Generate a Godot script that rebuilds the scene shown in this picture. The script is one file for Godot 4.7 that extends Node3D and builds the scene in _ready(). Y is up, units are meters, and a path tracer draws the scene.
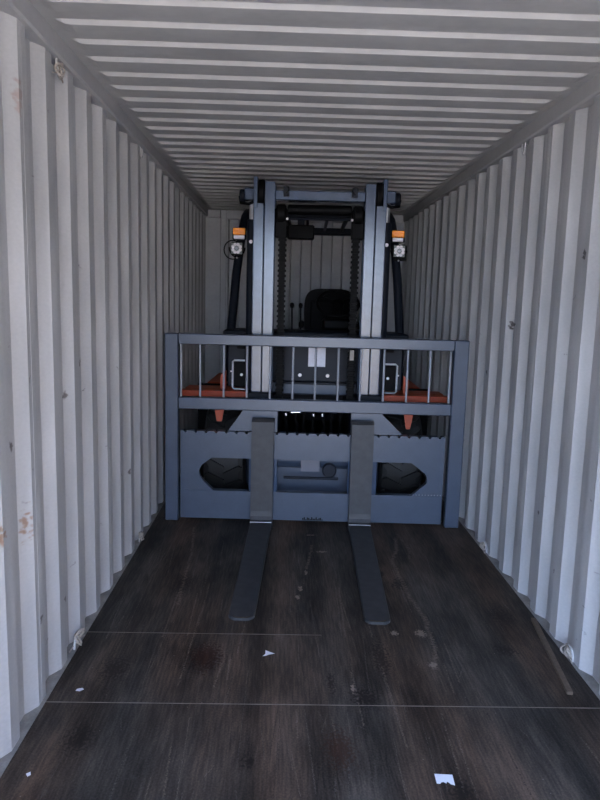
extends Node3D
# A forklift parked nose-out deep inside a steel shipping container, daylight through the open end behind the camera.

const Z_BACK := -8.24      # face of the closed end
const Z_OPEN := 0.70       # open door end, behind the camera
const X_IN := 1.175        # inner flats of the side corrugation
const X_OUT := 1.211
const PITCH := 0.278
const ROOF_Y := 2.68
const ROOF_PITCH := 0.2003
const SUN := 5.0
const DECK_X := 1.16

var M := {}
var used := {}
var rng := RandomNumberGenerator.new()

# ---------------------------------------------------------------- helpers
func mb() -> SurfaceTool:
	var st := SurfaceTool.new()
	st.begin(Mesh.PRIMITIVE_TRIANGLES)
	st.set_smooth_group(-1)
	return st

func numbered(called: String) -> String:
	var n: int = used.get(called, 0)
	used[called] = n + 1
	return called if n == 0 else "%s_%03d" % [called, n]

func mesh_of(st: SurfaceTool, tangents := false) -> ArrayMesh:
	st.generate_normals()
	if tangents:
		st.generate_tangents()
	return st.commit()

func build(st: SurfaceTool, called: String, m: Material, parent: Node = self) -> MeshInstance3D:
	return put(mesh_of(st), called, m, parent)

func put(mesh: Mesh, called: String, m: Material, parent: Node = self) -> MeshInstance3D:
	var o := MeshInstance3D.new()
	o.name = numbered(called) if parent == self else called
	o.mesh = mesh
	o.material_override = m
	o.cast_shadow = GeometryInstance3D.SHADOW_CASTING_SETTING_ON
	parent.add_child(o, true)
	return o

func base(called: String, at: Vector3, parent: Node = self) -> Node3D:
	var o := Node3D.new()
	o.name = numbered(called) if parent == self else called
	parent.add_child(o, true)
	o.position = at
	return o

func tag(o: Node, label: String, category := "", group := "", kind := "") -> void:
	if label: o.set_meta("label", label)
	if category: o.set_meta("category", category)
	if group: o.set_meta("group", group)
	if kind: o.set_meta("kind", kind)

func tri(st: SurfaceTool, a: Vector3, b: Vector3, c: Vector3, out: Vector3) -> void:
	if (c - a).cross(b - a).dot(out) >= 0.0:
		st.add_vertex(a); st.add_vertex(b); st.add_vertex(c)
	else:
		st.add_vertex(a); st.add_vertex(c); st.add_vertex(b)

func quad(st: SurfaceTool, a: Vector3, b: Vector3, c: Vector3, d: Vector3, out: Vector3) -> void:
	tri(st, a, b, c, out)
	tri(st, a, c, d, out)

# bevelled box
func box(st: SurfaceTool, c: Vector3, s: Vector3, bev := 0.004, bas := Basis.IDENTITY) -> void:
	st.set_smooth_group(-1)
	var h := s * 0.5
	var b: float = min(bev, min(h.x, min(h.y, h.z)) * 0.45)
	var p := func(sx: float, sy: float, sz: float, k: int) -> Vector3:
		var v := Vector3(sx * (h.x - (0.0 if k == 0 else b)), sy * (h.y - (0.0 if k == 1 else b)), sz * (h.z - (0.0 if k == 2 else b)))
		return c + bas * v
	for k in 3:
		for s0 in [-1.0, 1.0]:
			var vs: Array[Vector3] = []
			for uv in [[-1.0, -1.0], [1.0, -1.0], [1.0, 1.0], [-1.0, 1.0]]:
				var q := [0.0, 0.0, 0.0]
				q[k] = s0; q[(k + 1) % 3] = uv[0]; q[(k + 2) % 3] = uv[1]
				vs.append(p.call(q[0], q[1], q[2], k))
			var nn := Vector3.ZERO
			nn[k] = s0
			quad(st, vs[0], vs[1], vs[2], vs[3], bas * nn)
	if b <= 0.0: return
	for k in 3:                       # edges along axis k
		var i := (k + 1) % 3
		var j := (k + 2) % 3
		for si in [-1.0, 1.0]:
			for sj in [-1.0, 1.0]:
				var q0 := [0.0, 0.0, 0.0]
				q0[i] = si; q0[j] = sj; q0[k] = -1.0
				var q1 := q0.duplicate()
				q1[k] = 1.0
				var nn := Vector3.ZERO
				nn[i] = si; nn[j] = sj
				quad(st, p.call(q0[0], q0[1], q0[2], i), p.call(q1[0], q1[1], q1[2], i), p.call(q1[0], q1[1], q1[2], j), p.call(q0[0], q0[1], q0[2], j), bas * nn)
	for sx in [-1.0, 1.0]:
		for sy in [-1.0, 1.0]:
			for sz in [-1.0, 1.0]:
				tri(st, p.call(sx, sy, sz, 0), p.call(sx, sy, sz, 1), p.call(sx, sy, sz, 2), bas * Vector3(sx, sy, sz))

# box given by its corner limits
func bx(st: SurfaceTool, x0: float, x1: float, y0: float, y1: float, z0: float, z1: float, bev := 0.004) -> void:
	box(st, Vector3((x0 + x1) / 2, (y0 + y1) / 2, (z0 + z1) / 2), Vector3(absf(x1 - x0), absf(y1 - y0), absf(z1 - z0)), bev)

# polygon in the xy plane of a transform, extruded from z0 to z1
func extrude(st: SurfaceTool, poly: PackedVector2Array, z0: float, z1: float, t := Transform3D.IDENTITY) -> void:
	st.set_smooth_group(-1)
	var idx := Geometry2D.triangulate_polygon(poly)
	for k in range(0, idx.size(), 3):
		for zz in [z0, z1]:
			var o: Vector3 = t.basis * Vector3(0, 0, 1 if zz == maxf(z0, z1) else -1)
			var a := poly[idx[k]]
			var b := poly[idx[k + 1]]
			var c := poly[idx[k + 2]]
			tri(st, t * Vector3(a.x, a.y, zz), t * Vector3(b.x, b.y, zz), t * Vector3(c.x, c.y, zz), o)
	var cw := Geometry2D.is_polygon_clockwise(poly)
	for i in poly.size():
		var a := poly[i]
		var b := poly[(i + 1) % poly.size()]
		var e := b - a
		var o2 := Vector2(e.y, -e.x) if not cw else Vector2(-e.y, e.x)
		quad(st, t * Vector3(a.x, a.y, z0), t * Vector3(b.x, b.y, z0), t * Vector3(b.x, b.y, z1), t * Vector3(a.x, a.y, z1), t.basis * Vector3(o2.x, o2.y, 0))

# tube along points
func tube(st: SurfaceTool, pts: Array, r: float, n := 8, closed := false) -> void:
	var rings := []
	var up := Vector3.ZERO
	var cnt := pts.size()
	for i in cnt:
		var d: Vector3
		if closed:
			d = (pts[(i + 1) % cnt] - pts[(i + cnt - 1) % cnt]).normalized()
		else:
			d = (pts[mini(i + 1, cnt - 1)] - pts[maxi(i - 1, 0)]).normalized()
		if up == Vector3.ZERO:
			up = Vector3.UP if absf(d.y) < 0.9 else Vector3.RIGHT
		var side := d.cross(up).normalized()
		up = side.cross(d).normalized()
		var ring: Array[Vector3] = []
		for k in n:
			var a := TAU * k / n
			ring.append(pts[i] + (side * cos(a) + up * sin(a)) * r)
		rings.append(ring)
	st.set_smooth_group(1)
	for i in (cnt if closed else cnt - 1):
		var j: int = (i + 1) % cnt
		var mid: Vector3 = (pts[i] + pts[j]) * 0.5
		for k in n:
			var l := (k + 1) % n
			var ctr: Vector3 = (rings[i][k] + rings[j][l]) * 0.5
			quad(st, rings[i][k], rings[i][l], rings[j][l], rings[j][k], ctr - mid)
	if not closed:
		st.set_smooth_group(-1)
		for k in range(1, n - 1):
			tri(st, rings[0][0], rings[0][k], rings[0][k + 1], pts[0] - pts[1])
			tri(st, rings[cnt - 1][0], rings[cnt - 1][k], rings[cnt - 1][k + 1], pts[cnt - 1] - pts[cnt - 2])
	st.set_smooth_group(-1)

# profile (radius, height) turned about the local y axis of t
func lathe(st: SurfaceTool, prof: Array, t: Transform3D, n := 24, sg := 1) -> void:
	for i in prof.size() - 1:
		var p0: Vector2 = prof[i]
		var p1: Vector2 = prof[i + 1]
		st.set_smooth_group(sg + i if sg >= 0 else -1)
		var e := p1 - p0
		for k in n:
			var a0 := TAU * k / n
			var a1 := TAU * (k + 1) / n
			var am := (a0 + a1) / 2
			var o := Vector3(cos(am) * e.y, -e.x, sin(am) * e.y)   # profile runs upwards on the outside
			var v00 := Vector3(p0.x * cos(a0), p0.y, p0.x * sin(a0))
			var v01 := Vector3(p0.x * cos(a1), p0.y, p0.x * sin(a1))
			var v10 := Vector3(p1.x * cos(a0), p1.y, p1.x * sin(a0))
			var v11 := Vector3(p1.x * cos(a1), p1.y, p1.x * sin(a1))
			if p0.x < 1e-5:
				tri(st, t * v00, t * v10, t * v11, t.basis * o)
			elif p1.x < 1e-5:
				tri(st, t * v00, t * v01, t * v10, t.basis * o)
			else:
				quad(st, t * v00, t * v01, t * v11, t * v10, t.basis * o)
	st.set_smooth_group(-1)

func axis_x(at: Vector3) -> Transform3D:      # local y -> +x
	return Transform3D(Basis(Vector3(0, 1, 0), Vector3(1, 0, 0), Vector3(0, 0, -1)), at)
func axis_y(at: Vector3) -> Transform3D:
	return Transform3D(Basis.IDENTITY, at)
func axis_z(at: Vector3) -> Transform3D:      # local y -> +z
	return Transform3D(Basis(Vector3(1, 0, 0), Vector3(0, 0, 1), Vector3(0, -1, 0)), at)

func cyl(st: SurfaceTool, t: Transform3D, r: float, y0: float, y1: float, n := 20, ch := 0.004) -> void:
	lathe(st, [Vector2(0, y0), Vector2(r - ch, y0), Vector2(r, y0 + ch), Vector2(r, y1 - ch), Vector2(r - ch, y1), Vector2(0, y1)], t, n)

func v2(a: Array) -> PackedVector2Array:
	var p := PackedVector2Array()
	for i in range(0, a.size(), 2):
		p.append(Vector2(a[i], a[i + 1]))
	return p

# ---------------------------------------------------------------- materials
func noise_bytes(w: int, h: int, seed_: int, freq: float, sw: int, sh: int, oct := 3) -> PackedByteArray:
	var n := FastNoiseLite.new()
	n.seed = seed_
	n.noise_type = FastNoiseLite.TYPE_SIMPLEX_SMOOTH
	n.frequency = freq
	n.fractal_octaves = oct
	var im := n.get_image(sw, sh, false, false, true)
	im.convert(Image.FORMAT_L8)
	if sw != w or sh != h:
		im.resize(w, h, Image.INTERPOLATE_CUBIC)
	return im.get_data()

func solid_mat(c: Color, rough: float, metal := 0.0, mottle := 0.0, scale := 1.5, key := 0) -> StandardMaterial3D:
	var m := StandardMaterial3D.new()
	m.albedo_color = c
	m.roughness = rough
	m.metallic = metal
	if mottle > 0.0:
		m.albedo_texture = mottle_tex(mottle, key)
		m.uv1_triplanar = true
		m.uv1_scale = Vector3.ONE * scale
	return m

var mottle_cache := {}
func mottle_tex(amount: float, key: int) -> ImageTexture:
	var id := "%d_%d" % [int(amount * 1000), key]
	if mottle_cache.has(id): return mottle_cache[id]
	var s := 256
	var a := tile_noise(s, 11 + key, 0.012, 4)
	var b := tile_noise(s, 47 + key, 0.09, 2)
	var d := PackedByteArray()
	d.resize(s * s * 3)
	for i in s * s:
		var v := 1.0 - amount * (0.65 * (a[i] / 255.0) + 0.35 * (b[i] / 255.0))
		var q := int(clampf(v, 0, 1) * 255)
		d[i * 3] = q; d[i * 3 + 1] = q; d[i * 3 + 2] = q
	var t := ImageTexture.create_from_image(Image.create_from_data(s, s, false, Image.FORMAT_RGB8, d))
	mottle_cache[id] = t
	return t

func tile_noise(s: int, seed_: int, freq: float, oct: int) -> PackedByteArray:
	var n := FastNoiseLite.new()
	n.seed = seed_
	n.noise_type = FastNoiseLite.TYPE_SIMPLEX_SMOOTH
	n.frequency = freq
	n.fractal_octaves = oct
	var im := n.get_seamless_image(s, s, false, false, 0.2, true)
	im.convert(Image.FORMAT_L8)
	return im.get_data()

func blot(im: Image, cx: float, cy: float, rx: float, ry: float, col: Color, seed_: int, cut := 0.5) -> void:
	# a ragged stain with a grainy outline
	var n := FastNoiseLite.new()
	n.seed = seed_
	n.frequency = 0.14
	for y in range(maxi(0, int(cy - ry)), mini(im.get_height(), int(cy + ry) + 1)):
		for x in range(maxi(0, int(cx - rx)), mini(im.get_width(), int(cx + rx) + 1)):
			var d := Vector2((x - cx) / rx, (y - cy) / ry).length()
			if d > 1.0: continue
			var v := (n.get_noise_2d(x, y) * 0.5 + 0.5) + (0.35 - d * 0.55)
			if v > cut:
				im.set_pixel(x, y, im.get_pixel(x, y).lerp(col, col.a * clampf((v - cut) * 6.0, 0, 1)))

func stroke(im: Image, pts: Array, w: float, col: Color, seed_: int, gap := 0.0) -> void:
	# a scratch or a trail of residue: pixels along a polyline
	var r := RandomNumberGenerator.new()
	r.seed = seed_
	for i in pts.size() - 1:
		var a: Vector2 = pts[i]
		var b: Vector2 = pts[i + 1]
		var n := int(a.distance_to(b)) + 1
		for k in n:
			if r.randf() < gap: continue
			var p := a.lerp(b, float(k) / n) + Vector2(r.randf_range(-0.4, 0.4), 0) * w
			var ww := maxf(0.5, w * r.randf_range(0.4, 1.0))
			for dx in range(int(floor(-ww / 2)), int(ceil(ww / 2)) + 1):
				var x := int(p.x) + dx
				var y := int(p.y)
				if x < 0 or y < 0 or x >= im.get_width() or y >= im.get_height() or absf(dx) > ww / 2: continue
				im.set_pixel(x, y, im.get_pixel(x, y).lerp(col, col.a * r.randf_range(0.4, 1.0)))

const WALL_W := 1536
const WALL_H := 640
func wall_px(z: float, y: float) -> Vector2:
	return Vector2((Z_OPEN - z) / (Z_OPEN - Z_BACK) * WALL_W, (1.0 - y / 2.7) * WALL_H)

func wall_image(seed_: int, left: bool) -> Image:
	var a := noise_bytes(WALL_W, WALL_H, seed_, 0.02, 512, 160, 4)
	var b := noise_bytes(WALL_W, WALL_H, seed_ + 1, 0.3, WALL_W, WALL_H, 2)
	var s := noise_bytes(WALL_W, WALL_H, seed_ + 2, 0.05, WALL_W, 40, 3)     # vertical run streaks
	var d := PackedByteArray()
	d.resize(WALL_W * WALL_H * 3)
	for i in WALL_W * WALL_H:
		var v := 0.675 + (a[i] - 128) * 0.00028 + (b[i] - 128) * 0.00016 + (s[i] - 128) * 0.0003
		d[i * 3] = int(v * 255 * 1.0)
		d[i * 3 + 1] = int(v * 255 * 0.995)
		d[i * 3 + 2] = int(v * 255 * 0.995)
	var im := Image.create_from_data(WALL_W, WALL_H, false, Image.FORMAT_RGB8, d)
	var r := RandomNumberGenerator.new()
	r.seed = seed_ * 7
	for k in 90:        # small scuffs and chips in the paint
		var p := wall_px(r.randf_range(-7.5, 0.5), r.randf_range(0.1, 2.5))
		var q := p + Vector2(r.randf_range(-5, 5), r.randf_range(-7, 7))
		stroke(im, [p, (p + q) / 2 + Vector2(r.randf_range(-2, 2), 0), q], r.randf_range(0.8, 2.0), Color(0.3, 0.27, 0.26, r.randf_range(0.3, 0.7)), k + seed_)
	var rust := Color(0.52, 0.38, 0.29, 0.7)
	if left:
		blot(im, wall_px(-2.262, 0.86).x, wall_px(0, 0.82).y, 9, 20, rust, 3, 0.6)
		blot(im, wall_px(-2.52, 0.80).x, wall_px(0, 0.78).y, 9, 28, rust, 4, 0.62)
		blot(im, wall_px(-2.55, 2.35).x, wall_px(0, 2.35).y, 6, 22, Color(0.55, 0.42, 0.36, 0.4), 6, 0.5)
		for c in [[-3.3, 1.32], [-3.05, 1.2], [-3.75, 1.7], [-4.05, 0.9], [-4.2, 0.55], [-2.9, 0.3], [-2.6, 0.35], [-2.45, 1.1]]:
			blot(im, wall_px(c[0], 0).x, wall_px(0, c[1]).y, 4, 6, Color(0.28, 0.25, 0.24, 0.8), int(c[0] * -100), 0.5)
	else:
		for c in [[-4.22, 1.53, 7.0], [-4.6, 1.2, 4.0], [-3.2, 1.9, 5.0], [-3.0, 0.75, 5.0], [-3.5, 0.55, 4.0], [-2.9, 1.3, 4.0], [-3.3, 0.3, 6.0], [-2.8, 0.9, 6.0]]:
			blot(im, wall_px(c[0], 0).x, wall_px(0, c[1]).y, c[2], c[2] * 1.4, Color(0.2, 0.18, 0.18, 0.85), int(c[0] * -100), 0.5)
		blot(im, wall_px(-4.9, 1.9).x, wall_px(0, 1.9).y, 3, 60, Color(0.62, 0.62, 0.6, 0.7), 9, 0.5)
	return im

const FLW := 1024
const FLH := 2048
const FL_Z0 := 0.4
const FL_LEN := 6.0
func floor_px(x: float, z: float) -> Vector2:
	return Vector2((x + DECK_X) / (2 * DECK_X) * FLW, (FL_Z0 - z) / FL_LEN * FLH)

func floor_image() -> Image:
	var streak := noise_bytes(FLW, FLH, 5, 0.011, FLW, 40, 5)
	var fine := noise_bytes(FLW, FLH, 6, 0.16, FLW, 200, 3)
	var patch := noise_bytes(FLW, FLH, 7, 0.03, 256, 256, 5)
	var warm := noise_bytes(FLW, FLH, 8, 0.018, 256, 96, 3)
	var grit := noise_bytes(FLW, FLH, 9, 0.25, FLW, FLH, 3)
	var d := PackedByteArray()
	d.resize(FLW * FLH * 3)
	for i in FLW * FLH:
		var v := 0.252 + (streak[i] - 128) * 0.00045 + (fine[i] - 128) * 0.0005 + (patch[i] - 128) * 0.0006 + (grit[i] - 128) * 0.0005
		var w := clampf((warm[i] - 128) / 80.0 + (streak[i] - 128) / 300.0, -1.0, 1.0)
		v = maxf(v, 0.085)
		d[i * 3] = int(v * 255 * (1.10 + 0.06 * w))
		d[i * 3 + 1] = int(v * 255 * (0.95 - 0.01 * w))
		d[i * 3 + 2] = int(v * 255 * (0.84 - 0.05 * w))
	var im := Image.create_from_data(FLW, FLH, false, Image.FORMAT_RGB8, d)
	var r := RandomNumberGenerator.new()
	r.seed = 77
	for k in 420:      # long drag scratches along the container
		var p := floor_px(r.randf_range(-1.1, 1.1), r.randf_range(-4.9, -0.5))
		var q := p + Vector2(r.randf_range(-14, 14), r.randf_range(-240, 240))
		var c := r.randf_range(0.36, 0.60)
		stroke(im, [p, q], r.randf_range(1.0, 2.6), Color(c, c * 0.94, c * 0.9, r.randf_range(0.25, 0.8)) if k % 3 > 0 else Color(0.11, 0.09, 0.085, r.randf_range(0.3, 0.8)), k, 0.2)
	for k in 16:       # a few long pale gouges
		var gx := r.randf_range(-0.8, 0.6)
		var gz := r.randf_range(-3.3, -2.0)
		stroke(im, [floor_px(gx, gz), floor_px(gx + r.randf_range(-0.02, 0.02), gz - r.randf_range(0.15, 0.7))], 3.0, Color(0.50, 0.45, 0.40, 0.8), 500 + k, 0.1)
	for k in 40:       # oil-dark and dusty stains
		var p := floor_px(r.randf_range(-1.0, 1.0), r.randf_range(-4.8, -1.5))
		if k % 2 == 0:
			blot(im, p.x, p.y, r.randf_range(12, 40), r.randf_range(20, 90), Color(0.10, 0.08, 0.075, 0.6), 300 + k, 0.52)
		else:
			blot(im, p.x, p.y, r.randf_range(4, 14), r.randf_range(5, 30), Color(0.33, 0.31, 0.30, 0.4), 300 + k, 0.55)
	blot(im, floor_px(-0.55, -2.95).x, floor_px(0, -2.95).y, 46, 60, Color(0.17, 0.085, 0.06, 0.6), 21, 0.45)
	blot(im, floor_px(0.02, -2.3).x, floor_px(0, -2.3).y, 40, 60, Color(0.22, 0.12, 0.08, 0.5), 22, 0.5)
	# trails of dried residue
	var pale := Color(0.52, 0.46, 0.40, 0.9)
	stroke(im, [floor_px(-0.845, -4.75), floor_px(-0.80, -4.3), floor_px(-0.787, -4.12), floor_px(-0.775, -3.7), floor_px(-0.762, -3.48)], 9.0, pale, 31, 0.3)
	stroke(im, [floor_px(0.60, -4.6), floor_px(0.57, -4.35), floor_px(0.51, -4.18), floor_px(0.515, -3.9), floor_px(0.53, -3.6), floor_px(0.56, -3.35), floor_px(0.545, -3.05), floor_px(0.50, -2.86)], 11.0, pale, 32, 0.2)
	stroke(im, [floor_px(0.62, -4.7), floor_px(0.66, -4.4), floor_px(0.63, -4.2)], 8.0, pale, 34, 0.4)
	stroke(im, [floor_px(0.0, -4.42), floor_px(-0.03, -4.15), floor_px(-0.053, -3.99)], 8.0, pale, 33, 0.3)
	for c in [[-0.055, -3.95, 5, 14], [-0.095, -3.72, 7, 14], [-0.11, -3.6, 8, 12], [0.37, -3.2, 12, 9], [0.503, -3.2, 15, 16], [0.50, -2.9, 12, 10], [0.11, -2.7, 5, 14], [0.06, -4.3, 16, 7], [0.0, -4.62, 22, 4]]:
		blot(im, floor_px(c[0], 0).x, floor_px(0, c[1]).y, c[2], c[3], Color(0.56, 0.50, 0.45, 0.9), int(c[1] * -100), 0.36)
	for k in 60:       # crumbs of grit
		var p := floor_px(r.randf_range(-1.1, 1.1), r.randf_range(-4.8, -1.8))
		im.set_pixel(clampi(int(p.x), 0, FLW - 2), clampi(int(p.y), 0, FLH - 2), Color(0.6, 0.57, 0.54))
		im.set_pixel(clampi(int(p.x) + 1, 0, FLW - 2), clampi(int(p.y), 0, FLH - 2), Color(0.5, 0.47, 0.44))
	return im

func tex_mat(im: Image, rough: float) -> StandardMaterial3D:
	var m := StandardMaterial3D.new()
	im.generate_mipmaps()
	m.albedo_texture = ImageTexture.create_from_image(im)
	m.roughness = rough
	return m

func dull(c: Color, rough: float) -> StandardMaterial3D:
	var m := solid_mat(c, rough)
	m.metallic_specular = 0.2
	return m

func make_materials() -> void:
	M.wall_left = tex_mat(wall_image(100, true), 0.55)
	M.wall_right = tex_mat(wall_image(200, false), 0.55)
	M.floor = tex_mat(floor_image(), 0.62)
	M.floor.metallic_specular = 0.3
	M.floor.albedo_color = Color(0.93, 0.93, 0.93)
	M.floor_pale = M.floor.duplicate()
	M.floor_pale.albedo_color = Color(1.0, 1.0, 1.0)
	M.shell = solid_mat(Color(0.69, 0.685, 0.685), 0.55, 0.0, 0.10, 0.9, 1)
	M.roof = solid_mat(Color(0.70, 0.695, 0.69), 0.55, 0.0, 0.12, 0.7, 2)
	M.sill = solid_mat(Color(0.60, 0.58, 0.56), 0.7, 0.0, 0.3, 3.0, 3)
	M.seam = solid_mat(Color(0.60, 0.56, 0.52), 0.8, 0.0, 0.4, 6.0, 4)
	M.underframe = solid_mat(Color(0.12, 0.11, 0.11), 0.8)
	M.blue = solid_mat(Color(0.25, 0.29, 0.355), 0.36, 0.0, 0.12, 2.0, 5)
	M.mast = solid_mat(Color(0.22, 0.28, 0.37), 0.2, 0.0, 0.16, 3.0, 6)
	M.fork = solid_mat(Color(0.235, 0.235, 0.245), 0.55, 0.0, 0.3, 4.0, 7)
	M.fork_worn = solid_mat(Color(0.42, 0.35, 0.27), 0.85, 0.0, 0.4, 8.0, 8)
	M.slate = solid_mat(Color(0.10, 0.12, 0.16), 0.5, 0.0, 0.15, 2.0, 9)
	M.slate.metallic_specular = 0.3
	M.guard = dull(Color(0.075, 0.09, 0.12), 0.5)
	M.black = dull(Color(0.03, 0.03, 0.034), 0.55)
	M.rubber = solid_mat(Color(0.055, 0.053, 0.052), 0.6, 0.0, 0.3, 5.0, 10)
	M.seat = dull(Color(0.03, 0.03, 0.033), 0.6)
	M.chain = dull(Color(0.045, 0.044, 0.045), 0.55)
	M.plate = solid_mat(Color(0.36, 0.36, 0.40), 0.4)
	M.frame = solid_mat(Color(0.74, 0.75, 0.77), 0.45)
	M.rod = solid_mat(Color(0.52, 0.53, 0.56), 0.4)
	M.orange = solid_mat(Color(0.66, 0.23, 0.0), 0.5, 0.0, 0.12, 3.0, 11)
	M.amber = solid_mat(Color(1.0, 0.58, 0.02), 0.2)
	M.white_lens = solid_mat(Color(0.93, 0.90, 0.90), 0.2)
	M.reflector = solid_mat(Color(0.93, 0.93, 0.92), 0.28, 0.55)
	M.lamp_grey = solid_mat(Color(0.42, 0.43, 0.42), 0.4)
	M.chrome = solid_mat(Color(0.85, 0.85, 0.86), 0.2, 0.9)
	M.bare = solid_mat(Color(0.62, 0.62, 0.63), 0.4, 0.5)
	M.paper = solid_mat(Color(0.90, 0.90, 0.93), 0.85, 0.0, 0.06, 9.0, 12)
	M.strap = solid_mat(Color(0.70, 0.66, 0.62), 0.7, 0.0, 0.25, 20.0, 13)
	M.lath = solid_mat(Color(0.44, 0.37, 0.31), 0.8, 0.0, 0.35, 12.0, 14)
	M.cream = solid_mat(Color(0.64, 0.62, 0.60), 0.85, 0.0, 0.1, 0.3, 16)
	M.yard = solid_mat(Color(0.60, 0.585, 0.56), 0.9, 0.0, 0.2, 0.2, 15)

# ---------------------------------------------------------------- the container
# corrugated side: list of (z, x) from the open end inwards; ph = z of one inner corner that ends a door-facing slope
func side_profile(z_from: float, z_to: float, ph: float) -> Array:
	var out := []
	# breakpoints of one period counted from the inner corner (going -z): inner flat .078, slope out .060, outer flat .080, slope in .060
	var marks := [[0.0, 1.0], [0.078, 1.0], [0.138, 0.0], [0.218, 0.0]]
	var val := func(z: float) -> float:
		var t := fposmod(ph - z, PITCH)
		if t < 0.078: return 1.0
		if t < 0.138: return 1.0 - (t - 0.078) / 0.060
		if t < 0.218: return 0.0
		return (t - 0.218) / 0.060
	out.append([z_from, val.call(z_from)])
	var k0 := int(floor((ph - z_from) / PITCH)) - 1
	for k in range(k0, k0 + int((z_from - z_to) / PITCH) + 4):
		for m in marks:
			var z: float = ph - k * PITCH - m[0]
			if z < z_from - 1e-4 and z > z_to + 1e-4:
				out.append([z, m[1]])
	out.append([z_to, val.call(z_to)])
	return out

func side_wall(s: float, ph: float, mat: Material, called: String, label: String) -> Node3D:
	var wall := base(called, Vector3(s * X_IN, 0, (Z_BACK + Z_OPEN) / 2))
	tag(wall, label, "wall", "", "structure")
	var off := wall.position
	var y0 := -0.02
	var y1 := 2.66
	# panels meet in the middle of an inner flat, every fourth corrugation
	var cuts := [Z_OPEN]
	var zc := ph - 0.035
	while zc < Z_OPEN: zc += PITCH * 4
	zc -= PITCH * 4
	while zc > Z_BACK + 0.05:
		cuts.append(zc)
		zc -= PITCH * 4
	cuts.append(Z_BACK - 0.05)
	for i in cuts.size() - 1:
		var prof := side_profile(cuts[i], cuts[i + 1], ph)
		var st := mb()
		for j in prof.size() - 1:
			var p0: Array = prof[j]
			var p1: Array = prof[j + 1]
			var xa: float = s * (X_OUT - p0[1] * (X_OUT - X_IN))
			var xb: float = s * (X_OUT - p1[1] * (X_OUT - X_IN))
			var n := Vector3(-s, 0, 0)
			for side in [0.0, 1.0]:
				var dx: float = s * 0.003 * side
				var vv := [[xa + dx, y0, p0[0]], [xb + dx, y0, p1[0]], [xb + dx, y1, p1[0]], [xa + dx, y1, p0[0]]]
				var order := [0, 1, 2, 0, 2, 3]
				var a := Vector3(vv[0][0], vv[0][1], vv[0][2])
				var b := Vector3(vv[1][0], vv[1][1], vv[1][2])
				var c := Vector3(vv[2][0], vv[2][1], vv[2][2])
				var o := n if side == 0.0 else -n
				if (c - a).cross(b - a).dot(o) < 0.0: order = [0, 2, 1, 0, 3, 2]
				for q in order:
					var w: Array = vv[q]
					st.set_uv(Vector2((Z_OPEN - w[2]) / (Z_OPEN - Z_BACK), 1.0 - w[1] / 2.7))
					st.add_vertex(Vector3(w[0], w[1], w[2]) - off)
		build(st, "corrugated_panel", mat, wall)
		if i > 0:
			var ws := mb()
			tube(ws, [Vector3(s * (X_IN + 0.002), 0.0, cuts[i]) - off, Vector3(s * (X_IN + 0.002), 2.6, cuts[i]) - off], 0.0035, 6)
			build(ws, "weld_seam", M.shell, wall)
	# bottom rail flange the deck butts against, and top side rail
	var bs := mb()
	bx(bs, s * DECK_X - off.x, s * (X_OUT + 0.01) - off.x, -0.05, 0.002, Z_BACK - off.z, Z_OPEN - off.z, 0.0)
	build(bs, "bottom_rail", M.sill, wall)
	var ts := mb()
	bx(ts, s * 1.150 - off.x, s * (X_OUT + 0.01) - off.x, 2.60, ROOF_Y + 0.03, Z_BACK - off.z, Z_OPEN - off.z, 0.008)
	build(ts, "top_rail", M.shell, wall)
	return wall

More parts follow.
